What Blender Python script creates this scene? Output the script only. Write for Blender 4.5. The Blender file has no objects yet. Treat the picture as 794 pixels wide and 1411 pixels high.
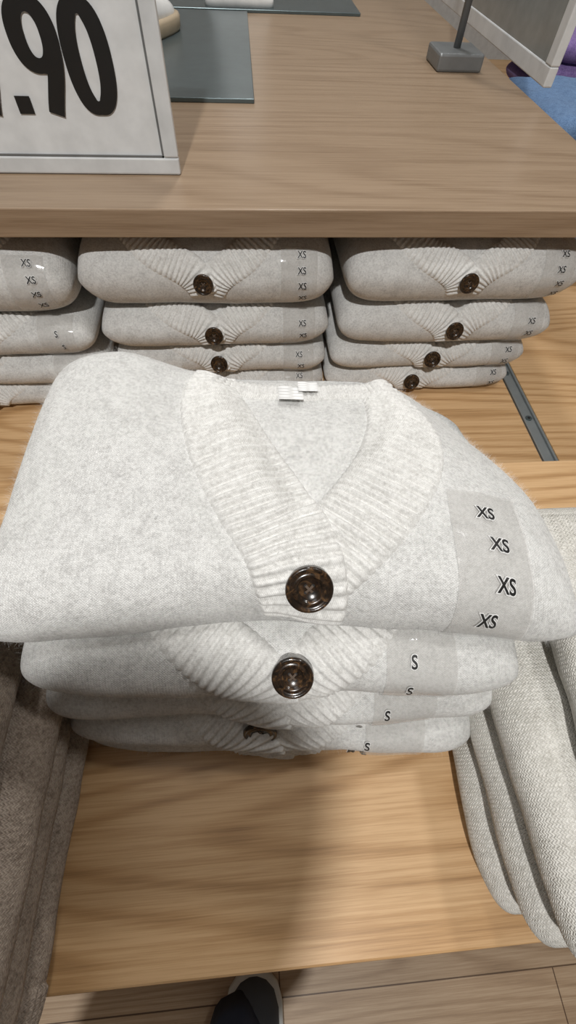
import bpy, bmesh, math, random
from mathutils import Vector, Matrix, noise
pi=math.pi
random.seed(4)
S=bpy.context.scene
COL=S.collection
# ------------------------------------------------------------------ helpers
def link(o,parent=None):
    COL.objects.link(o)
    if parent: o.parent=parent
    return o
def empty(name,loc=(0,0,0)):
    e=bpy.data.objects.new(name,None); e.location=loc; e.empty_display_size=.05
    COL.objects.link(e); return e
def mesh_obj(name,verts,faces,mat,parent=None,smooth=True,uvs=None):
    me=bpy.data.meshes.new(name); me.from_pydata([tuple(v) for v in verts],[],faces); me.update()
    if mat: me.materials.append(mat)
    if smooth: me.polygons.foreach_set('use_smooth',[True]*len(me.polygons))
    if uvs:
        l=me.uv_layers.new(name='UVMap')
        for lp in me.loops: l.data[lp.index].uv=uvs[lp.vertex_index]
    return link(bpy.data.objects.new(name,me),parent)
def box(name,x0,x1,y0,y1,z0,z1,mat,parent=None,bev=.0015):
    bm=bmesh.new(); bmesh.ops.create_cube(bm,size=1)
    for v in bm.verts:
        v.co=Vector((x0 if v.co.x<0 else x1, y0 if v.co.y<0 else y1, z0 if v.co.z<0 else z1))
    if bev: bmesh.ops.bevel(bm,geom=bm.edges[:],offset=bev,segments=2,affect='EDGES',profile=.5)
    me=bpy.data.meshes.new(name); bm.to_mesh(me); bm.free(); me.materials.append(mat)
    return link(bpy.data.objects.new(name,me),parent)
def loft(name,rings,mat,parent=None,cap=True,smooth=True):
    n=len(rings[0]); V=[p for r in rings for p in r]; F=[]
    for i in range(len(rings)-1):
        for j in range(n):
            k=(j+1)%n; F.append((i*n+j,i*n+k,(i+1)*n+k,(i+1)*n+j))
    if cap:
        F.append(tuple(reversed(range(n)))); F.append(tuple((len(rings)-1)*n+j for j in range(n)))
    return mesh_obj(name,V,F,mat,parent,smooth)
def ell(c,rx,ry,n=28,e=2.0,ax=None,ay=None):
    ax=ax or Vector((1,0,0)); ay=ay or Vector((0,1,0)); c=Vector(c); o=[]
    for i in range(n):
        t=2*pi*i/n; cx=math.cos(t); sy=math.sin(t)
        o.append(c+ax*(rx*math.copysign(abs(cx)**(2/e),cx))+ay*(ry*math.copysign(abs(sy)**(2/e),sy)))
    return o
def sm(a,b,x):
    t=max(0,min(1,(x-a)/(b-a))); return t*t*(3-2*t)
# ------------------------------------------------------------------ materials
class NT:
    def __init__(s,name):
        s.m=bpy.data.materials.new(name); s.m.use_nodes=True; s.t=s.m.node_tree; s.n=s.t.nodes
        s.b=s.n['Principled BSDF']; s.out=s.n['Material Output']
    def node(s,typ,**k):
        n=s.n.new(typ)
        for a,v in k.items(): setattr(n,a,v)
        return n
    def l(s,a,b): s.t.links.new(a,b)
    def math(s,op,a,b=None,c=None):
        n=s.node('ShaderNodeMath',operation=op)
        for i,v in enumerate((a,b,c)):
            if v is None: continue
            if hasattr(v,'links') or hasattr(v,'is_linked'): s.l(v,n.inputs[i])
            else: n.inputs[i].default_value=v
        return n.outputs[0]
    def noise(s,vec,scale,detail=4,rough=.55,dist=0):
        n=s.node('ShaderNodeTexNoise'); n.inputs['Scale'].default_value=scale
        n.inputs['Detail'].default_value=detail; n.inputs['Roughness'].default_value=rough
        n.inputs['Distortion'].default_value=dist
        if vec: s.l(vec,n.inputs['Vector'])
        return n.outputs['Fac']
    def ramp(s,fac,stops):
        n=s.node('ShaderNodeValToRGB'); e=n.color_ramp.elements
        while len(e)<len(stops): e.new(.5)
        for i,(p,c) in enumerate(stops):
            e[i].position=p; e[i].color=(*c,1)
        s.l(fac,n.inputs['Fac']); return n.outputs['Color']
    def mapping(s,vec,scale,loc=(0,0,0)):
        n=s.node('ShaderNodeMapping'); n.inputs['Scale'].default_value=scale; n.inputs['Location'].default_value=loc
        s.l(vec,n.inputs['Vector']); return n.outputs['Vector']
    def bump(s,h,strength,dist):
        n=s.node('ShaderNodeBump'); n.inputs['Strength'].default_value=strength; n.inputs['Distance'].default_value=dist
        s.l(h,n.inputs['Height']); s.l(n.outputs['Normal'],s.b.inputs['Normal'])
def plain(name,col,rough=.5,metal=0,spec=None,coat=0):
    t=NT(name); b=t.b; tc=t.node('ShaderNodeTexCoord')
    f=t.noise(tc.outputs['Object'],35,3)
    c2=tuple(min(1,c*1.08) for c in col); c1=tuple(c*.92 for c in col)
    t.l(t.ramp(f,[(.3,c1),(.7,c2)]),b.inputs['Base Color'])
    b.inputs['Roughness'].default_value=rough; b.inputs['Metallic'].default_value=metal
    if coat: b.inputs['Coat Weight'].default_value=coat
    return t.m
def knit(name,c_lo,c_hi,px=.0019,py=.0015,bump=.5,blend=.5,dist=.0006,fuzz=.6,mscale=75):
    t=NT(name); b=t.b
    uv=t.node('ShaderNodeUVMap'); uv.uv_map='UVMap'
    tc=t.node('ShaderNodeTexCoord')
    sep=t.node('ShaderNodeSeparateXYZ'); t.l(uv.outputs['UV'],sep.inputs[0])
    nz=t.noise(tc.outputs['Object'],260,2)
    u=t.math('ADD',t.math('DIVIDE',sep.outputs[0],px),t.math('MULTIPLY',nz,.5))
    tri=t.math('ABSOLUTE',t.math('SUBTRACT',t.math('FRACT',u),.5))
    v=t.math('ADD',t.math('DIVIDE',sep.outputs[1],py),t.math('MULTIPLY',tri,1.6))
    v=t.math('ADD',v,t.math('MULTIPLY',nz,.6))
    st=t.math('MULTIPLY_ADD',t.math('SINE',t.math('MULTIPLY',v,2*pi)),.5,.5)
    col=t.math('MULTIPLY_ADD',t.math('COSINE',t.math('MULTIPLY',u,2*pi)),.5,.5)
    fz=t.noise(tc.outputs['Object'],900,4,.7)
    fz2=t.noise(tc.outputs['Object'],140,5,.7)
    h=t.math('ADD',t.math('MULTIPLY',st,blend),t.math('MULTIPLY',col,-.5*blend))
    h=t.math('ADD',h,t.math('MULTIPLY',fz,fuzz)); h=t.math('ADD',h,t.math('MULTIPLY',fz2,fuzz*1.6))
    t.bump(h,bump,dist)
    mel=t.noise(t.mapping(tc.outputs['Object'],(1,1,1)),mscale,9,.82)
    mel2=t.noise(t.mapping(tc.outputs['Object'],(1,1,1)),420,3,.7)
    mel=t.math('ADD',t.math('MULTIPLY',mel,.50),t.math('MULTIPLY',mel2,.50))
    mc=t.ramp(mel,[(.36,c_lo),(.56,c_hi)])
    mx=t.node('ShaderNodeMix',data_type='RGBA',blend_type='MULTIPLY'); mx.inputs['Factor'].default_value=1
    t.l(mc,mx.inputs['A'])
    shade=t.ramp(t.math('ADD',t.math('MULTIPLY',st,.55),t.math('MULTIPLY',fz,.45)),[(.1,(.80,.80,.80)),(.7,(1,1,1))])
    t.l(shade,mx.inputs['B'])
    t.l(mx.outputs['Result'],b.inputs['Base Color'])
    b.inputs['Roughness'].default_value=.95
    b.inputs['Specular IOR Level'].default_value=.1
    b.inputs['Sheen Weight'].default_value=.12; b.inputs['Sheen Roughness'].default_value=.5
    return t.m
def wood(name,dark,mid,light,rough=.42,freq=16,sx=.55,sy=7,seed=0,planks=False,ring=.22,pore=.5,low=.1):
    t=NT(name); b=t.b; tc=t.node('ShaderNodeTexCoord'); P=tc.outputs['Object']
    m=t.mapping(P,(sx,sy,sy),(seed*3.1,seed*1.7,0))
    base=t.noise(m,1.0,1,.4,.1)
    fib=t.noise(t.mapping(P,(4,140,140),(seed,seed,0)),1.0,4,.6)
    ph=t.math('ADD',t.math('MULTIPLY',base,freq*2*pi),t.math('MULTIPLY',fib,2.0))
    rings=t.math('POWER',t.math('MULTIPLY_ADD',t.math('SINE',ph),.5,.5),3.2)
    f2=t.noise(t.mapping(P,(6,330,330),(seed,seed,0)),1.0,5,.68)
    f3=t.noise(t.mapping(P,(22,1100,1100),(seed,seed,0)),1.0,3,.6)
    f4=t.noise(t.mapping(P,(.8,7,7),(seed,0,0)),1.0,2,.5)
    fac=t.math('ADD',t.math('MULTIPLY',rings,ring),t.math('MULTIPLY',f2,.55))
    fac=t.math('ADD',fac,t.math('MULTIPLY',f3,pore*.5)); fac=t.math('ADD',fac,t.math('MULTIPLY',f4,low))
    c=t.ramp(fac,[(.38,light),(.54,mid),(.76,dark)])
    if planks:
        br=t.node('ShaderNodeTexBrick'); br.inputs['Scale'].default_value=1
        br.inputs['Brick Width'].default_value=1.1; br.inputs['Row Height'].default_value=.12
        br.inputs['Mortar Size'].default_value=.0012; br.inputs['Color1'].default_value=(.82,.82,.82,1)
        br.inputs['Color2'].default_value=(1.1,1.1,1.1,1); br.inputs['Mortar'].default_value=(.25,.2,.16,1)
        t.l(P,br.inputs['Vector'])
        mx=t.node('ShaderNodeMix',data_type='RGBA',blend_type='MULTIPLY'); mx.inputs['Factor'].default_value=1
        t.l(c,mx.inputs['A']); t.l(br.outputs['Color'],mx.inputs['B']); c=mx.outputs['Result']
    t.l(c,b.inputs['Base Color']); b.inputs['Roughness'].default_value=rough
    t.bump(t.math('MULTIPLY',f2,1),.12,.0006)
    return t.m
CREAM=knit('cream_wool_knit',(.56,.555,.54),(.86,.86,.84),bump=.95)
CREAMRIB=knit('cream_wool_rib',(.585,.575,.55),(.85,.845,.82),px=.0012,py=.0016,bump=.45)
TAUPE=knit('taupe_wool_knit',(.21,.165,.13),(.49,.41,.34),px=.003,py=.0022,bump=.8,dist=.001)
IVORY=knit('ivory_wool_knit',(.56,.54,.485),(.82,.80,.745),px=.0028,py=.0022,bump=.8,blend=.7,dist=.0010)
BLUE=knit('blue_wool_knit',(.08,.15,.30),(.20,.33,.55),px=.004,py=.003)
PURPLE=knit('purple_wool_knit',(.16,.10,.30),(.34,.24,.52),px=.004,py=.003)
WOODT=wood('oak_table_wood',(.235,.125,.052),(.455,.270,.122),(.60,.39,.205),seed=1,ring=.15,freq=42,sx=.35,sy=3.2,low=.04)
WOODU=wood('oak_shelf_wood',(.145,.093,.054),(.265,.182,.115),(.35,.252,.168),seed=2,freq=34,rough=.34,ring=.08,sx=.35,sy=3.2,low=.05)
WOODF=wood('oak_floor_wood',(.20,.13,.075),(.36,.25,.155),(.47,.35,.235),seed=5,planks=True,rough=.5,ring=.12,freq=24)
WHITEF=plain('white_frame_plastic',(.66,.68,.69),.35)
PAPER=plain('sign_paper',(.74,.76,.77),.5)
BLACK=plain('black_ink',(.012,.012,.012),.45)
STEEL=plain('satin_steel',(.12,.155,.165),.30,.6)
RAILM=plain('zinc_rail',(.30,.33,.34),.45,.6)
GREYM=plain('grey_painted_metal',(.20,.21,.215),.4,.3)
WHITEP=plain('white_plastic',(.75,.75,.74),.4)
INKW=plain('white_print',(.80,.80,.79),.6)
DENIM=plain('dark_denim',(.030,.045,.085),.9)
SHOEM=plain('navy_shoe_suede',(.05,.06,.075),.7)
SOLEM=plain('shoe_rubber',(.55,.57,.56),.5)
JACKET=plain('dark_jacket',(.04,.04,.045),.9)
SKIN=plain('skin',(.58,.38,.28),.5)
HAIR=plain('dark_hair',(.02,.015,.012),.6)
WALLM=plain('wall_paint',(.72,.71,.69),.8)
FUZZ=plain('cream_wool_fuzz',(.85,.85,.835),.95)
plain_thread=plain('button_thread',(.10,.07,.05),.8)
def btn_mat():
    t=NT('tortoiseshell_button'); tc=t.node('ShaderNodeTexCoord')
    f=t.noise(tc.outputs['Object'],170,3,.6,1.5)
    t.l(t.ramp(f,[(.38,(.010,.007,.005)),(.55,(.032,.018,.010)),(.70,(.13,.07,.03))]),t.b.inputs['Base Color'])
    t.b.inputs['Roughness'].default_value=.22; t.b.inputs['Coat Weight'].default_value=.35
    return t.m
BTN=btn_mat()
def film_mat():
    t=NT('clear_size_sticker'); tr=t.node('ShaderNodeBsdfTransparent'); mx=t.node('ShaderNodeMixShader')
    mx.inputs[0].default_value=.34
    t.b.inputs['Base Color'].default_value=(.67,.655,.63,1); t.b.inputs['Roughness'].default_value=.14
    t.b.inputs['Coat Weight'].default_value=.8
    tc=t.node('ShaderNodeTexCoord'); t.bump(t.noise(tc.outputs['Object'],60,3),.3,.002)
    t.l(tr.outputs[0],mx.inputs[1]); t.l(t.b.outputs[0],mx.inputs[2]); t.l(mx.outputs[0],t.out.inputs['Surface'])
    return t.m
FILM=film_mat()
def add_fuzz(o,count,length=.0020,seed=0):
    o.data.materials.append(FUZZ)
    md=o.modifiers.new('fuzz','PARTICLE_SYSTEM'); ps=o.particle_systems[-1]; st=ps.settings
    st.type='HAIR'; st.count=count; st.hair_length=length; st.hair_step=3; st.render_step=2; st.display_step=2
    st.emit_from='FACE'; st.use_emit_random=True; st.use_even_distribution=True
    st.use_advanced_hair=True
    st.normal_factor=.0005; st.factor_random=.0010
    st.material=2; st.root_radius=.000045; st.tip_radius=.00002; st.radius_scale=1.0
    ps.seed=seed
# ------------------------------------------------------------------ text meshes
TXT={}
def text_mesh(s,off=0.0,sx=.8):
    key=(s,off,sx)
    if key in TXT: return TXT[key]
    cu=bpy.data.curves.new('t','FONT'); cu.body=s; cu.size=1; cu.align_x='CENTER'; cu.offset=off; cu.resolution_u=6
    o=bpy.data.objects.new('t',cu); COL.objects.link(o); bpy.context.view_layer.update()
    dg=bpy.context.evaluated_depsgraph_get(); me=bpy.data.meshes.new_from_object(o.evaluated_get(dg))
    bm=bmesh.new(); bm.from_mesh(me); bmesh.ops.triangulate(bm,faces=bm.faces[:])
    bmesh.ops.subdivide_edges(bm,edges=[e for e in bm.edges if e.calc_length()>.25],cuts=1)
    bmesh.ops.triangulate(bm,faces=bm.faces[:])
    V=[(v.co.x*sx,v.co.y-.35) for v in bm.verts]; F=[tuple(v.index for v in f.verts) for f in bm.faces]
    bm.free(); bpy.data.objects.remove(o); TXT[key]=(V,F); return TXT[key]
# ------------------------------------------------------------------ folded garment
class Garment:
    def __init__(s,W,D,T,b=None,seed=0,amp=.003,n=10,warp=None,origin=(0,0,0),rot=0,plan=.16):
        s.W,s.D,s.T=W,D,T; s.a=T/2; s.b=b or T*.5; s.q=pi/4*(s.a+s.b); s.wm=2*s.q+(D-2*s.b)
        s.seed=seed; s.amp=amp; s.n=n; s.warp=warp; s.M=Matrix.Translation(origin)@Matrix.Rotation(math.radians(rot),4,'Z'); s.plan=plan
    def w(s,y): return s.q+(y-s.b)
    def base(s,x,w):
        sg=1 if w>=0 else -1; m=abs(w)
        if m<s.q: an=m/s.q*pi/2; y=s.b*(1-math.cos(an)); z=s.a*math.sin(an)
        elif m<s.wm-s.q: y=s.b+(m-s.q); z=s.a
        else:
            an=max(0,(s.wm-m)/s.q*pi/2); y=s.D-s.b*(1-math.cos(an)); z=s.a*math.sin(an)
        e=min(1,abs(x)/(s.W/2)); k=max(0,1-e**s.n)**.5
        z*=sg*k
        y=y+(s.D/2-y)*(1-max(0,1-e**(s.n*.9))**.5)*s.plan
        nz=noise.noise(Vector((x*11,y*11,s.seed*7.3)))
        n2=noise.noise(Vector((x*28,y*28,s.seed*3.1+9)))
        z+=(nz*s.amp+n2*s.amp*.35)*(1 if sg>0 else .3)*k
        y+=noise.noise(Vector((x*9,s.seed*5.7,2)))*s.amp*1.5*(1-min(1,y/.08))+noise.noise(Vector((x*30,z*30,s.seed)))*s.amp*.4
        if s.warp: x,y,z=s.warp(x,y,z,sg)
        return Vector((x,y,z))
    def P(s,x,w,off=0):
        p=s.base(x,w)
        if off:
            p=p+s.nrm(x,w)*off
        return s.M@p
    def nrm(s,x,w):
        h=.004; x=max(-s.W/2*.97,min(s.W/2*.97,x))
        dx=s.base(x+h,w)-s.base(x-h,w); dw=s.base(x,w+h)-s.base(x,w-h)
        return dx.cross(dw).normalized()
    def body(s,name,mat,parent,nx=90,nw=110):
        V=[];F=[];UV=[]
        for i in range(nx+1):
            x=s.W/2*math.sin((i/nx*2-1)*pi/2)
            for j in range(nw):
                w=-s.wm+2*s.wm*j/nw
                V.append(s.M@s.base(x,w)); UV.append((x,w))
        for i in range(nx):
            for j in range(nw):
                k=(j+1)%nw; F.append((i*nw+j,(i+1)*nw+j,(i+1)*nw+k,i*nw+k))
        return mesh_obj(name,V,F,mat,parent,True,UV)
    def band(s,name,cl,mat,parent,pitch=.0062,h0=.004,amp=.0012,nt=14,skew=0.0,step=None,inner=0,ramp_in=.004):
        pts=[Vector(c) for c in cl]; ext=[pts[0]*2-pts[1]]+pts+[pts[-1]*2-pts[-2]]; fine=[]
        for i in range(1,len(ext)-2):
            p0,p1,p2,p3=ext[i-1:i+3]
            for k in range(40):
                t=k/40; fine.append(.5*((2*p1)+(p2-p0)*t+(2*p0-5*p1+4*p2-p3)*t*t+(3*p1-p0-3*p2+p3)*t**3))
        fine.append(pts[-1]); L=[0]
        for a,b in zip(fine,fine[1:]): L.append(L[-1]+(b-a).xy.length)
        tot=L[-1]; step=step or pitch/8; n=int(tot/step); V=[];F=[];UV=[];j=0
        for i in range(n+1):
            d=tot*i/n
            while j<len(L)-2 and L[j+1]<d: j+=1
            t=(d-L[j])/max(1e-9,L[j+1]-L[j]); c=fine[j].lerp(fine[j+1],t)
            a0=fine[max(0,j-6)]; a1=fine[min(len(fine)-1,j+7)]
            tg=(a1-a0).xy.normalized(); nr=Vector((-tg.y,tg.x))
            e2=min(1,(tot-d)/.004); e3=sm(-.005,ramp_in,d)
            for m in range(nt+1):
                tt=m/nt*2-1; q=c.xy+nr*(tt*c.z)+tg*(skew*tt*c.z)
                edge=max(0,1-abs(tt)**18)**.5
                rb=.5+.5*math.cos(2*pi*(d/pitch+.12*noise.noise(Vector((d*60,tt*2,s.seed))))); rb=rb**.5
                hh=h0 if not inner else h0*(.34+.66*sm(-1,.2,tt*inner))
                off=(hh*e3+amp*rb*(1 if abs(tt)<.93 else .4)*min(1,d/.004))*edge*e2-.0012*(1-edge*.6)
                V.append(s.P(q.x,q.y,off)); UV.append((tt*c.z,d))
        for i in range(n):
            for m in range(nt):
                F.append((i*(nt+1)+m,i*(nt+1)+m+1,(i+1)*(nt+1)+m+1,(i+1)*(nt+1)+m))
        return mesh_obj(name,V,F,mat,parent,True,UV)
    def strip(s,name,x0,x1,w0,w1,parent,shift=0,off=.0016,mat=None):
        V=[];F=[];n=30;m=8
        for i in range(n+1):
            w=w0+(w1-w0)*i/n
            for j in range(m+1):
                x=x0+(x1-x0)*j/m+shift*(i/n); V.append(s.P(x,w,off+.0004*math.sin(i*.9)*math.sin(j*.8)))
        for i in range(n):
            for j in range(m): F.append((i*(m+1)+j,i*(m+1)+j+1,(i+1)*(m+1)+j+1,(i+1)*(m+1)+j))
        return mesh_obj(name,V,F,mat or FILM,parent)
    def text(s,name,st,x,w,size,parent,rot=0,sx=.8):
        c,sn=math.cos(rot),math.sin(rot)
        for off,mat,o,nm in ((.07,INKW,.0021,name+'_outline'),(.022,BLACK,.0024,name)):
            V0,F=text_mesh(st,off,sx); V=[]
            for a,b in V0:
                a*=size;b*=size; V.append(s.P(x+a*c-b*sn,w+a*sn+b*c,o))
            mesh_obj(nm,V,F,mat,parent,False)
    def button(s,name,x,w,r,parent,off=.004,tilt=(0,0)):
        nrm=s.nrm(x,w); ux=Vector((1,0,0)); ux=(ux-nrm*ux.dot(nrm)).normalized(); uy=nrm.cross(ux)
        R=Matrix((ux,uy,nrm)).transposed().to_4x4()
        R=s.M@Matrix.Translation(s.base(x,w)+nrm*off)@R@Matrix.Rotation(tilt[0],4,'X')@Matrix.Rotation(tilt[1],4,'Y')
        prof=[(0,.0012),(.45,.0012),(.52,.0022),(.60,.0034),(.68,.0030),(.76,.0026),(.84,.0034),(.92,.0040),(.98,.0034),(1.0,.0022),(.99,.0008),(.9,-.0004),(.0,-.0006)]
        n=40;V=[];F=[]
        for rr,z in prof:
            for i in range(n):
                t=2*pi*i/n; V.append(R@Vector((rr*r*math.cos(t),rr*r*math.sin(t),z*r/.0135)))
        for k in range(len(prof)-1):
            for i in range(n):
                j=(i+1)%n; F.append((k*n+i,k*n+j,(k+1)*n+j,(k+1)*n+i))
        o=mesh_obj(name,V,F,BTN,parent)
        V=[];F=[]
        for hx,hy in ((1,1),(1,-1),(-1,1),(-1,-1)):
            b0=len(V)
            for i in range(10):
                t=2*pi*i/10; V.append(R@Vector((hx*.15*r+.075*r*math.cos(t),hy*.15*r+.075*r*math.sin(t),.00135*r/.0135)))
            F.append(tuple(range(b0,b0+10)))
        mesh_obj(name+'_holes',V,F,BLACK,parent,False)
        V=[];F=[]
        for sg in (1,-1):
            b0=len(V); dx,dy=.15*r,.15*r*sg; px,py=-.035*r*sg,.035*r
            for a,bz in ((-1,0),(0,1),(1,0)):
                for q in (-1,1): V.append(R@Vector((dx*a+px*q,dy*a+py*q,.0014+.0007*bz)))
            F+= [(b0,b0+2,b0+3,b0+1),(b0+2,b0+4,b0+5,b0+3)]
        mesh_obj(name+'_thread',V,F,plain_thread,parent,False)
        return o
def std_bands(g,parent,cx=0,w_top=.12,sc=1.0,pitch=.0062):
    g.band('button_band_right',[(cx+.105*sc,w_top,.022),(cx+.068*sc,w_top*.5,.024),(cx+.028*sc,.016,.024),(cx+.012*sc,-.014,.02)],CREAMRIB,parent,pitch,.0022,.0028,12,step=pitch/6,inner=-1)
    g.band('button_band_left',[(cx-.098*sc,w_top,.022),(cx-.058*sc,w_top*.5,.024),(cx-.010*sc,.016,.026),(cx+.006*sc,-.016,.022)],CREAMRIB,parent,pitch,.0042,.0028,12,step=pitch/6,inner=1)

# ------------------------------------------------------------------ hero stack
stack=empty('cardigan_stack',(0,0,.75))
inv=Matrix.Translation((0,0,-.75))
def G(*a,**k):
    g=Garment(*a,**k); g.M=inv@g.M; return g
low=[ # z0,z1,W,cx,fy,rot,seed
 (.7505,.776,.336,.000,.022,-4,1),
 (.774,.826,.336,.002,.021,-4.5,2),
 (.822,.866,.346,.003,.038,-4,3),
 (.862,.914,.348,.004,.048,-3.5,4)]
lg=[]
for i,(z0,z1,W,cx,fy,rot,sd) in enumerate(low):
    g=G(W,.255,z1-z0,b=(z1-z0)*.62,seed=sd,amp=.0035,origin=(cx,fy,(z0+z1)/2),rot=rot)
    add_fuzz(g.body('cardigan_body_%d'%(i+1),CREAM,stack),9000,seed=i); std_bands(g,stack,cx=(.0,-.010,-.006,-.004)[i]); lg.append(g)
g1,g2,g3,g4=lg
g4.button('button_2',.012,.024,.0135,stack,off=.0080)
g2.button('button_3',-.010,.026,.0135,stack,off=.005,tilt=(.65,0))
for g in lg:
    g.strip('size_sticker',.074,.121,-.03,.06,stack)
for g,nm,x,w in ((g4,'S',.092,.030),(g4,'S',.091,.008),(g3,'S',.084,.014),(g3,'S',.066,-.004),(g2,'S',.076,.014),(g2,'S',.076,-.008),(g1,'M',.072,.004)):
    g.text('size_print',nm,x,w,.0118,stack)
# top cardigan
def topwarp(x,y,z,sg):
    ex=x/.2; ey=(y-.11)/.12
    crown=.012*max(0,1-ex*ex)*max(0,1-ey*ey*.8)
    c0=.002+(-.060)*(y-.058)/.15; c1=.010+.078*sm(.045,.175,y)
    inside=sm(-.012,.012,x-c0)*sm(-.012,.012,c1-x)*sm(.055,.085,y)
    lift=.016*sm(.07,.20,y)*sm(-.06,-.15,x)
    droop=.035*sm(.07,.2,x)*sm(.05,.22,y)+.008*sm(.10,.2,x)
    back=.008*sm(.15,.23,y)*(1-sm(-.08,-.14,x))
    if sg>0: z+=crown-.009*inside+lift-droop-back
    else: z+=crown*.5-droop*.8+lift*.5
    z-=.008*sm(.06,-.01,y)*(.3+.7*abs(ex))
    y+=(.015-.027*min(1,abs(ex))**2.2)*sm(.12,0,y)
    if x>0: x=x*(1-.15*sm(.10,.23,y))
    else: x=x*(1-.05*sm(.1,.23,y))
    return x,y,z
t=G(.395,.236,.056,b=.030,seed=11,amp=.004,n=7,warp=topwarp,origin=(.014,.071,.932),rot=-3,plan=.2)
add_fuzz(t.body('top_cardigan_body',CREAM,stack,180,220),40000,seed=9)
W_=t.w
t.band('neck_back_rib',[(-.066,W_(.205),.010),(-.03,W_(.199),.009),(.01,W_(.197),.009),(.05,W_(.199),.009),(.095,W_(.203),.010)],CREAMRIB,stack,.0055,.0035,.0015)
t.band('top_band_right',[(.084,W_(.219),.018),(.094,W_(.184),.024),(.091,W_(.147),.028),(.074,W_(.104),.031),(.047,W_(.062),.031),(.020,W_(.030),.029),(.006,W_(.008),.022)],CREAMRIB,stack,.0068,.0022,.0038,30,inner=-1,ramp_in=.07)
t.band('top_band_left',[(-.060,W_(.221),.018),(-.060,W_(.182),.024),(-.042,W_(.132),.030),(-.016,W_(.076),.033),(.002,W_(.036),.031),(.008,W_(.008),.029),(.009,W_(-.012),.026)],CREAMRIB,stack,.0068,.0048,.0038,30,inner=1,ramp_in=.07)
t.button('button_1',.011,W_(.013),.0142,stack,off=.0088,tilt=(.05,0))
t.strip('neck_label',-.006,.016,W_(.180),W_(.200),stack,off=.006,mat=WHITEP)
t.strip('neck_label_fold',.012,.030,W_(.190),W_(.204),stack,off=.008,mat=WHITEP)
t.strip('size_sticker',.100,.150,-.012,W_(.090),stack,shift=.006)
for x,y,rot in ((.130,.072,-.12),(.134,.048,-.1),(.134,.022,-.05),(.124,.000,0),):
    t.text('size_print','XS',x-.001,W_(y),.0130,stack,rot)
# ------------------------------------------------------------------ rear stacks
def rear_stack(cx,W,levels,btns,sd,nm='XS',fy=.590,txt=.13):
    e=empty('cardigan_stack',(cx,fy,.6502))
    z=.65
    for i,(T,dx,dy) in enumerate(levels):
        g=Garment(W-.004*(len(levels)-i),.30,T*1.04,b=T*.6,seed=sd+i,amp=.0035,origin=(dx,dy,z-.65+T*.52),rot=random.uniform(-1,1))
        g.body('cardigan_body_%d'%(i+1),CREAM,e,60,70); std_bands(g,e,cx=btns[i]-.006,w_top=.09,pitch=.0066)
        g.button('button_%d'%(i+1),btns[i],.006,.0138,e,off=.0080)
        g.strip('size_sticker',txt-.028,txt+.022,-.03,.05,e)
        s_=nm[i] if isinstance(nm,(list,tuple)) else nm
        k=2 if T<.07 else 4
        for q in range(k):
            g.text('size_print',s_,txt+random.uniform(-.003,.003)+q*.002,(.040 if k==4 else .018)-q*.020,.0125,e)
        z+=T
    return e
rear_stack(-.055,.362,[(.045,.005,.0),(.051,.002,.0),(.063,.0,-.004),(.094,-.005,-.004)],[-.004,-.003,-.004,-.004],20)
rear_stack(.309,.358,[(.045,-.012,.0),(.051,-.006,.0),(.067,.002,-.006),(.090,.006,-.006)],[-.018,-.002,.004,-.008],30)
rear_stack(-.420,.362,[(.045,.004,-.02),(.051,.004,-.022),(.059,.002,-.02),(.096,-.004,-.014)],[-.03,-.045,.0,.0],40,['M','S','S','XS'])
# ------------------------------------------------------------------ side stacks
tp=empty('folded_sweater_stack',(-.160,-.0,.7505)); z=0
for i,T in enumerate((.030,.034,.036,.040,.038,.034)):
    g=Garment(.27+random.uniform(-.01,.01),.30,T*1.05,b=T*.7,seed=50+i,amp=.004,n=9,origin=(random.uniform(-.004,.004)-(.014 if i>2 else 0),-.002+random.uniform(-.006,.006),z+T*.53),rot=90+random.uniform(-2,2),plan=.12)
    g.body('sweater_body_%d'%(i+1),TAUPE,tp,60,80); z+=T
    if i%2==0: g.band('ribbed_hem',[(-.115,-.006,.012),(-.115,.05,.012),(-.115,.12,.012)],TAUPE,tp,.004,.002,.001,8)
iv=empty('folded_sweater_stack',(.164,.035,.7505)); z=0
for i,T in enumerate((.036,.038,.042,.040)):
    g=Garment(.275+random.uniform(-.008,.01)+(.03 if i==3 else 0),.32,T*1.06,b=T*.75,seed=70+i,amp=.005,n=11,origin=((.0,.004,.010,.045)[i],(0,-.004,-.010,0)[i],z+T*.53),rot=-90+random.uniform(-3,1),plan=.12)
    g.body('sweater_body_%d'%(i+1),IVORY,iv,60,80); z+=T
    g.band('ribbed_hem',[(-.118,-.006,.02),(-.118,.08,.02),(-.118,.2,.02)],IVORY,iv,.006,.002,.0022,8)
# ------------------------------------------------------------------ furniture
tb=empty('display_table',(0,0,0))
box('table_top',-1.1,1.1,-.122,.345,.715,.750,WOODT,tb,.002)
box('front_panel',-1.06,1.06,-.06,-.035,.0,.715,WOODT,tb,.002)
box('side_panel_1',-1.08,-1.05,-.06,.33,.0,.715,WOODT,tb,.002)
box('side_panel_2',1.05,1.08,-.06,.33,.0,.715,WOODT,tb,.002)
ru=empty('display_shelf_unit',(0,0,0))
ZS=.953
box('lower_shelf',-1.2,.476,.350,1.9,.62,.65,WOODT,ru,.0015)
box('lower_shelf_side',.504,1.5,.350,.93,.62,.652,WOODT,ru,.0015)
box('upper_shelf',-1.3,.52,.585,2.6,ZS-.032,ZS,WOODU,ru,.0015)
box('back_panel',-1.3,.52,.95,.975,.65,ZS-.032,WOODT,ru,0)
box('plinth',-1.2,1.5,.38,.93,.0,.62,WOODT,ru,.002)
rl=empty('steel_rail',(0,0,0))
box('rail_channel',.4775,.5025,.36,.95,.622,.648,RAILM,rl,.001)
box('rail_lip_1',.4775,.4815,.36,.95,.648,.652,RAILM,rl,.0008)
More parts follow.
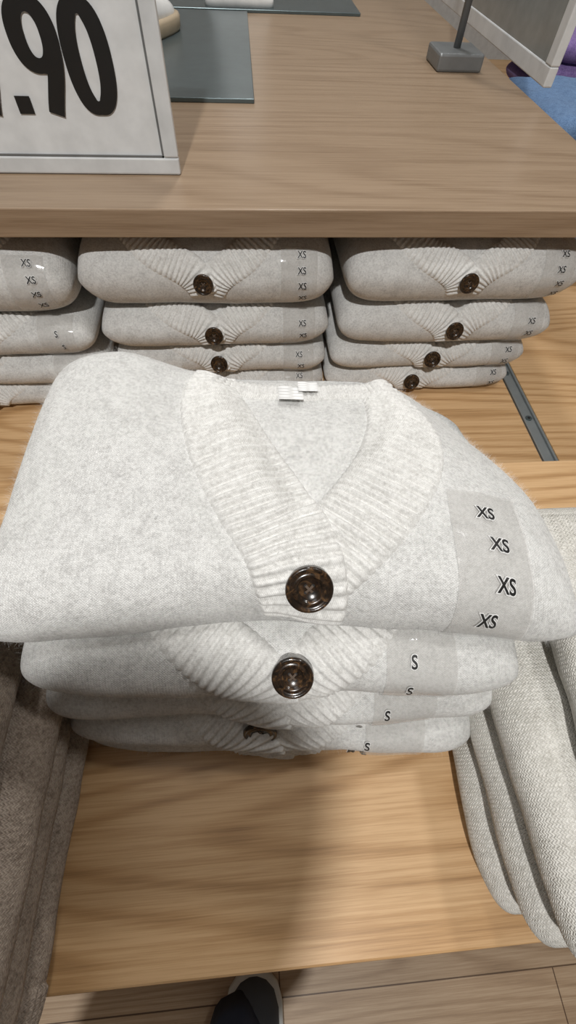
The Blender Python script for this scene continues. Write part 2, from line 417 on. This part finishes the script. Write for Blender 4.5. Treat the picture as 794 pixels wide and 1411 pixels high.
box('rail_lip_2',.4985,.5025,.36,.95,.648,.652,RAILM,rl,.0008)
def disc(name,c,r,h,mat,parent,n=20):
    return loft(name,[ell((c[0],c[1],c[2]),r,r,n),ell((c[0],c[1],c[2]+h),r,r,n)],mat,parent,True,False)
for k,yy in enumerate((.41,.52,.64)):
    disc('screw_%d'%(k+1),(.490,yy,.648),.006,.0015,STEEL,rl); disc('screw_slot_%d'%(k+1),(.490,yy,.6496),.0025,.0003,BLACK,rl)
# ------------------------------------------------------------------ price sign
def frame_sign(name,M,w,h,fr,dep,content=None):
    e=empty(name); e.matrix_world=M
    for nm,(x0,x1,z0,z1) in {'frame_bottom':(0,w,0,fr),'frame_top':(0,w,h-fr,h),'frame_left':(0,fr,fr,h-fr),'frame_right':(w-fr,w,fr,h-fr)}.items():
        box(nm,x0,x1,-dep/2,dep/2,z0,z1,WHITEF,e,.002)
    for nm,(x0,x1,z0,z1) in {'lip_bottom':(fr,w-fr,fr,fr+.002),'lip_right':(w-fr-.002,w-fr,fr,h-fr)}.items():
        box(nm,x0,x1,-dep/2+.001,-dep/2+.003,z0,z1,GREYM,e,0)
    box('poster_sheet',fr*.5,w-fr*.5,-dep/2+.003,dep/2-.002,fr*.5,h-fr*.5,content or PAPER,e,0)
    return e
sg=frame_sign('price_sign',Matrix.Translation((-.4855,.682,ZS+.0005)),.400,.32,.018,.010)
# bold condensed digits drawn as stroked outlines (unit: digit height = 1)
def stroke(pts,wd,closed=False):
    n=len(pts); V=[];F=[]
    for i,p in enumerate(pts):
        a=pts[(i-1)%n] if (closed or i>0) else p; b=pts[(i+1)%n] if (closed or i<n-1) else p
        tx,ty=b[0]-a[0],b[1]-a[1]; L=math.hypot(tx,ty) or 1; nx,ny=-ty/L,tx/L
        w_=wd(nx,ny)
        V+= [(p[0]+nx*w_,p[1]+ny*w_),(p[0]-nx*w_,p[1]-ny*w_)]
    m=n if closed else n-1
    for i in range(m):
        j=(i+1)%n; F.append((2*i,2*i+1,2*j+1,2*j))
    return V,F
wd=lambda nx,ny: .066+.030*abs(nx)
def oval(cx,cy,rx,ry,n=64,e=2.35):
    return [(cx+rx*math.copysign(abs(math.cos(2*pi*i/n))**(2/e),math.cos(2*pi*i/n)),cy+ry*math.copysign(abs(math.sin(2*pi*i/n))**(2/e),math.sin(2*pi*i/n))) for i in range(n)]
def bez(a,b,c,d,n=24):
    return [tuple((1-t)**3*a[k]+3*(1-t)**2*t*b[k]+3*(1-t)*t*t*c[k]+t**3*d[k] for k in (0,1)) for t in [i/n for i in range(n+1)]]
def glyph(ch):
    if ch=='0': return [stroke(oval(0,0,.182,.432),wd,True)]
    if ch=='9': return [stroke(oval(0,.185,.182,.247),wd,True),stroke(bez((.182,.16),(.19,-.10),(.06,-.28),(.0,-.5)),lambda a,b:.092)]
    if ch=='.': return [([(-.09,-.5),(.09,-.5),(.09,-.33),(-.09,-.33)],[(0,1,2,3)])]
    if ch=='1': return [([(-.02,-.5),(.15,-.5),(.15,.5),(.03,.5),(-.16,.36),(-.16,.22),(-.02,.31)],[(0,1,2,3,6),(3,4,5,6)])]
for st_,cx in (('1',.146),('9',.1955),('.',.2335),('9',.2670),('0',.3185)):
    V=[];F=[]; HH=.092
    for gi,(gv,gf) in enumerate(glyph(st_)):
        b0=len(V); V+=[(cx+a*HH,-.0035-.0004*gi,.104+b*HH) for a,b in gv]; F+=[tuple(b0+i for i in f_) for f_ in gf]
    mesh_obj('price_digit',V,F,BLACK,sg,False)
box('stand_foot',.12,.30,.005,.06,-.0005,.003,GREYM,sg,.001)
# right sign on rod
s2=frame_sign('framed_sign',Matrix.Translation((.535,1.0,ZS+.017))@Matrix.Rotation(pi/2,4,'Z'),.85,.42,.026,.016,plain('sign_glass_grey',(.27,.28,.27),.2))
st=empty('sign_stand',(.425,1.200,ZS))
box('stand_base',-.045,.045,-.045,.045,0,.026,GREYM,st,.004)
loft('stand_rod',[ell((0,0,.026),.007,.007,16),ell((0,0,.62),.007,.007,16)],GREYM,st)
box('stand_arm',0,.100,-.006,.006,.38,.392,GREYM,st,.001)
# plates
p1=empty('steel_display_plate'); box('plate',-.34,.018,.955,1.58,ZS,ZS+.006,STEEL,p1,.001)
p2=empty('steel_display_plate'); box('plate',-.40,.300,1.600,2.3,ZS,ZS+.006,STEEL,p2,.001)
ms=empty('mannequin_stand',(.0,1.645,ZS+.006))
loft('stand_foot',[ell((0,0,z),w,d,24,5) for z,w,d in ((0,.085,.03),(.012,.085,.03),(.02,.075,.027),(.10,.06,.025),(.30,.05,.02))],WHITEP,ms)
def shoe(parent,M,upper,sole,L=.27,W=.098,pre=''):
    sec=[(0,.030,.040),(.01,.034,.055),(.05,.036,.075),(.10,.036,.085),(.15,.040,.070),(.19,.046,.058),(.225,.047,.050),(.25,.040,.044),(.264,.026,.036),(.27,.010,.028)]
    rings=[]
    for y,hw,h in sec:
        y*=L/.27; hw*=W/.098; r=[]
        for i in range(24):
            a=2*pi*i/24; cx=math.cos(a); sz=math.sin(a)
            r.append(M@Vector((hw*math.copysign(abs(cx)**.8,cx),y,.018+max(-.004,(h-.018)*max(0,sz)**.75) if sz>0 else .016)))
        rings.append(r)
    loft(pre+'shoe_upper',rings,upper,parent)
    rs=[]
    for z,g in ((0,.003),(.004,.006),(.020,.007),(.026,.004)):
        r=[]
        half=[(y*L/.27,hw*W/.098) for y,hw,h in sec]
        for y,hw in half: r.append(M@Vector((hw+g,y+(g if y>.2 else 0),z)))
        for y,hw in reversed(half): r.append(M@Vector((-hw-g,y+(g if y>.2 else 0),z)))
        rs.append(r)
    loft(pre+'shoe_sole',rs,sole,parent)
ws=empty('white_shoe'); shoe(ws,Matrix.Translation((-.240,1.18,ZS+.006))@Matrix.Rotation(-.3,4,'Z'),WHITEP,plain('tan_sole',(.45,.36,.25),.6),.25,.09)
# neighbour display
nd=empty('neighbour_display_table'); box('table_top',.58,1.7,.98,2.8,.62,.65,WOODT,nd); box('table_base',.65,1.6,1.05,2.7,0,.62,WOODT,nd)
for nm,mat,x,y,n_ in (('blue_sweater_stack',BLUE,.82,1.10,5),('purple_sweater_stack',PURPLE,1.0,1.52,6)):
    e=empty(nm,(x,y,.6505)); z=0
    for i in range(n_):
        T=.048; g=Garment(.38,.34,T*1.05,b=T*.6,seed=90+i,amp=.006,origin=(random.uniform(-.01,.01),random.uniform(-.01,.01),z+T*.55),rot=random.uniform(-4,4))
        g.body('sweater_body_%d'%(i+1),mat,e,40,50); z+=T
# ------------------------------------------------------------------ room
fl=box('floor',-4,4,-4,4,-.05,0,WOODF,None,0)
box('wall_back',-4,4,4,4.1,0,3.2,WALLM,None,0); box('wall_front',-4,4,-4.1,-4,0,3.2,WALLM,None,0)
box('wall_left',-4.1,-4,-4,4,0,3.2,WALLM,None,0); box('wall_right',4,4.1,-4,4,0,3.2,WALLM,None,0)
box('ceiling',-4,4,-4,4,3.2,3.3,WALLM,None,0)
# ------------------------------------------------------------------ photographer
pe=empty('person')
def leg(nm,x,fy,kx):
    R=[((x,fy-.09,.035),.058,.095),((x,fy-.10,.075),.056,.088),((x,fy-.125,.14),.054,.070),((x,fy-.135,.28),.054,.060),((kx,fy-.10,.50),.062,.066),((kx,fy-.12,.70),.078,.085),((kx,fy-.14,.88),.088,.11),((kx+(.02 if kx<-.1 else -.02),fy-.14,.96),.085,.11)]
    rings=[]
    for (c,rx,ry) in R:
        r=ell(c,rx,ry,28); rings.append([p+Vector((noise.noise(p*30)*.008,noise.noise(p*25+Vector((5,5,5)))*.008,0)) for p in r])
    loft(nm,rings,DENIM,pe)
leg('jeans_leg_1',-.084,-.338,-.10); shoe(pe,Matrix.Translation((-.045,-.59,0))@Matrix.Rotation(.02,4,'Z'),SHOEM,SOLEM,pre='front_')
leg('jeans_leg_2',-.29,-.45,-.25); shoe(pe,Matrix.Translation((-.30,-.70,0))@Matrix.Rotation(.2,4,'Z'),SHOEM,SOLEM,pre='rear_')
def skinned(nm,pts,edges,mat):
    me=bpy.data.meshes.new(nm); me.from_pydata([p[0] for p in pts],edges,[]); me.materials.append(mat)
    o=link(bpy.data.objects.new(nm,me),pe); sk=o.modifiers.new('skin','SKIN')
    lay=me.skin_vertices[0]
    for i,p in enumerate(pts):
        lay.data[i].radius=p[1]; lay.data[i].use_root=(i==0)
    ss=o.modifiers.new('sub','SUBSURF'); ss.levels=2; ss.render_levels=2
    return o
try:
    skinned('jacket',[((-.16,-.50,.93),(.15,.11)),((-.16,-.50,1.12),(.14,.10)),((-.16,-.49,1.30),(.16,.11)),((-.15,-.47,1.44),(.09,.08)),
      ((-.34,-.48,1.38),(.06,.06)),((-.38,-.50,1.12),(.048,.048)),((-.38,-.44,.92),(.036,.036)),
      ((.03,-.48,1.38),(.06,.06)),((.07,-.52,1.12),(.048,.048)),((.08,-.47,.92),(.036,.036))],
      [(0,1),(1,2),(2,3),(2,4),(4,5),(5,6),(2,7),(7,8),(8,9)],JACKET)
except Exception as ex:
    loft('jacket',[ell((-.16,-.50,.93),.15,.11),ell((-.16,-.50,1.3),.17,.11),ell((-.15,-.48,1.42),.15,.09),ell((-.15,-.47,1.48),.06,.06)],JACKET,pe)
hc=Vector((-.14,-.40,1.60))
hr=[]
for i in range(17):
    a=-pi/2+pi*i/16; zz=math.sin(a)*.115; rr=max(.002,math.cos(a))
    jaw=1-.25*max(0,-math.sin(a)); hr.append(ell(hc+Vector((0,0,zz)),.074*rr*jaw,.095*rr,28))
loft('head',hr,SKIN,pe)
loft('hair',[ell(hc+Vector((0,-.018,z)),w,d,28) for z,w,d in ((-.06,.070,.075),(-.02,.082,.088),(.04,.085,.098),(.09,.066,.08),(.118,.035,.045),(.128,.004,.005))],HAIR,pe)
loft('neck',[ell((-.145,-.445,1.43),.05,.05),ell((-.142,-.42,1.54),.048,.05)],SKIN,pe)
loft('nose',[ell(hc+Vector((0,.090,.005)),.006,.004,10),ell(hc+Vector((0,.098,-.015)),.011,.012,10),ell(hc+Vector((0,.09,-.03)),.010,.006,10)],SKIN,pe)
for sx in (-1,1):
    loft('ear',[ell(hc+Vector((sx*.076,-.005,z)),.006,w,10) for z,w in ((-.03,.006),(-.01,.013),(.015,.016),(.028,.008))],SKIN,pe)
    loft('eye',[ell(hc+Vector((sx*.030,.084,z)),w,w*.5,12) for z,w in ((.004,.003),(.010,.011),(.018,.011),(.023,.003))],INKW,pe)
loft('mouth',[ell(hc+Vector((0,.082,z)),w,.006,14) for z,w in ((-.062,.010),(-.056,.022),(-.050,.010))],plain('lips',(.45,.18,.16),.5),pe)
def hand(nm,M):
    e=pe; ax=M.to_3x3()
    loft(nm+'_palm',[ell(M@Vector((0,0,z)),w,d,16,2.5,ax@Vector((1,0,0)),ax@Vector((0,1,0))) for z,w,d in ((-.03,.026,.02),(0,.034,.016),(.04,.040,.014),(.075,.038,.012))],SKIN,e)
    for k,(x,L) in enumerate(((-.028,.065),(-.009,.075),(.010,.070),(.028,.055))):
        pts=[Vector((x,0,.07)),Vector((x,.006,.07+L*.42)),Vector((x,.018,.07+L*.72)),Vector((x,.030,.07+L*.95))]
        loft(nm+'_finger_%d'%(k+1),[ell(M@q,rr,rr,12,2,ax@Vector((1,0,0)),ax@Vector((0,1,0))) for q,rr in zip(pts,(.009,.0085,.008,.006))],SKIN,e)
    pts=[Vector((.03,0,.01)),Vector((.052,.012,.035)),Vector((.055,.022,.065))]
    loft(nm+'_thumb',[ell(M@q,rr,rr,12,2,ax@Vector((1,0,0)),ax@Vector((0,1,0))) for q,rr in zip(pts,(.012,.010,.008))],SKIN,e)
hand('left_hand',Matrix.Translation((-.38,-.43,.90))@Matrix.Rotation(pi,4,'X')@Matrix.Rotation(pi/2,4,'Z'))
hand('right_hand',Matrix.Translation((.08,-.46,.90))@Matrix.Rotation(pi,4,'X')@Matrix.Rotation(-pi/2,4,'Z')@Matrix.Scale(-1,4,(1,0,0)))
# ------------------------------------------------------------------ camera
p=math.radians(58);yw=math.radians(7);r=math.radians(3.6);f=590
R0=Vector((math.cos(yw),-math.sin(yw),0)); Fh=Vector((math.sin(yw),math.cos(yw),0)); Zv=Vector((0,0,1))
Fw=Fh*math.cos(p)-Zv*math.sin(p); U0=Fh*math.sin(p)+Zv*math.cos(p)
Rv=R0*math.cos(r)+U0*math.sin(r); Uv=-R0*math.sin(r)+U0*math.cos(r)
cm=bpy.data.cameras.new('camera'); cm.sensor_fit='VERTICAL'; cm.sensor_height=36; cm.lens=f/1411*36; cm.clip_start=.01
co=bpy.data.objects.new('camera',cm); COL.objects.link(co)
MM=Matrix((Rv,Uv,-Fw)).transposed().to_4x4(); MM.translation=Vector((0,0,1.2)); co.matrix_world=MM
S.camera=co
# ------------------------------------------------------------------ lights
def area(nm,loc,tgt,size,pw,col=(1,1,1),shape='DISK'):
    l=bpy.data.lights.new(nm,'AREA'); l.energy=pw; l.size=size; l.color=col; l.shape=shape
    o=bpy.data.objects.new(nm,l); o.location=loc; o.rotation_euler=(Vector(tgt)-Vector(loc)).to_track_quat('-Z','Y').to_euler(); COL.objects.link(o)
area('ceiling_spot_light',(1.0,.5,2.9),(0,.2,.8),.22,10,(1,.99,.97))
area('ceiling_spot_light',(-.23,-1.06,3.0),(0,.1,.8),.08,44,(1,.99,.97))
area('ceiling_spot_light',(.2,1.9,3.0),(.1,1.0,.9),.3,19,(1,.99,.97))
area('ceiling_panel_light',(-.8,.6,3.1),(-.2,.3,.8),1.2,8,(.95,.98,1))
w=bpy.data.worlds.new('shop_ambient'); S.world=w; w.use_nodes=True
w.node_tree.nodes['Background'].inputs[0].default_value=(.93,.96,1,1); w.node_tree.nodes['Background'].inputs[1].default_value=.3
S.view_settings.view_transform='Standard'
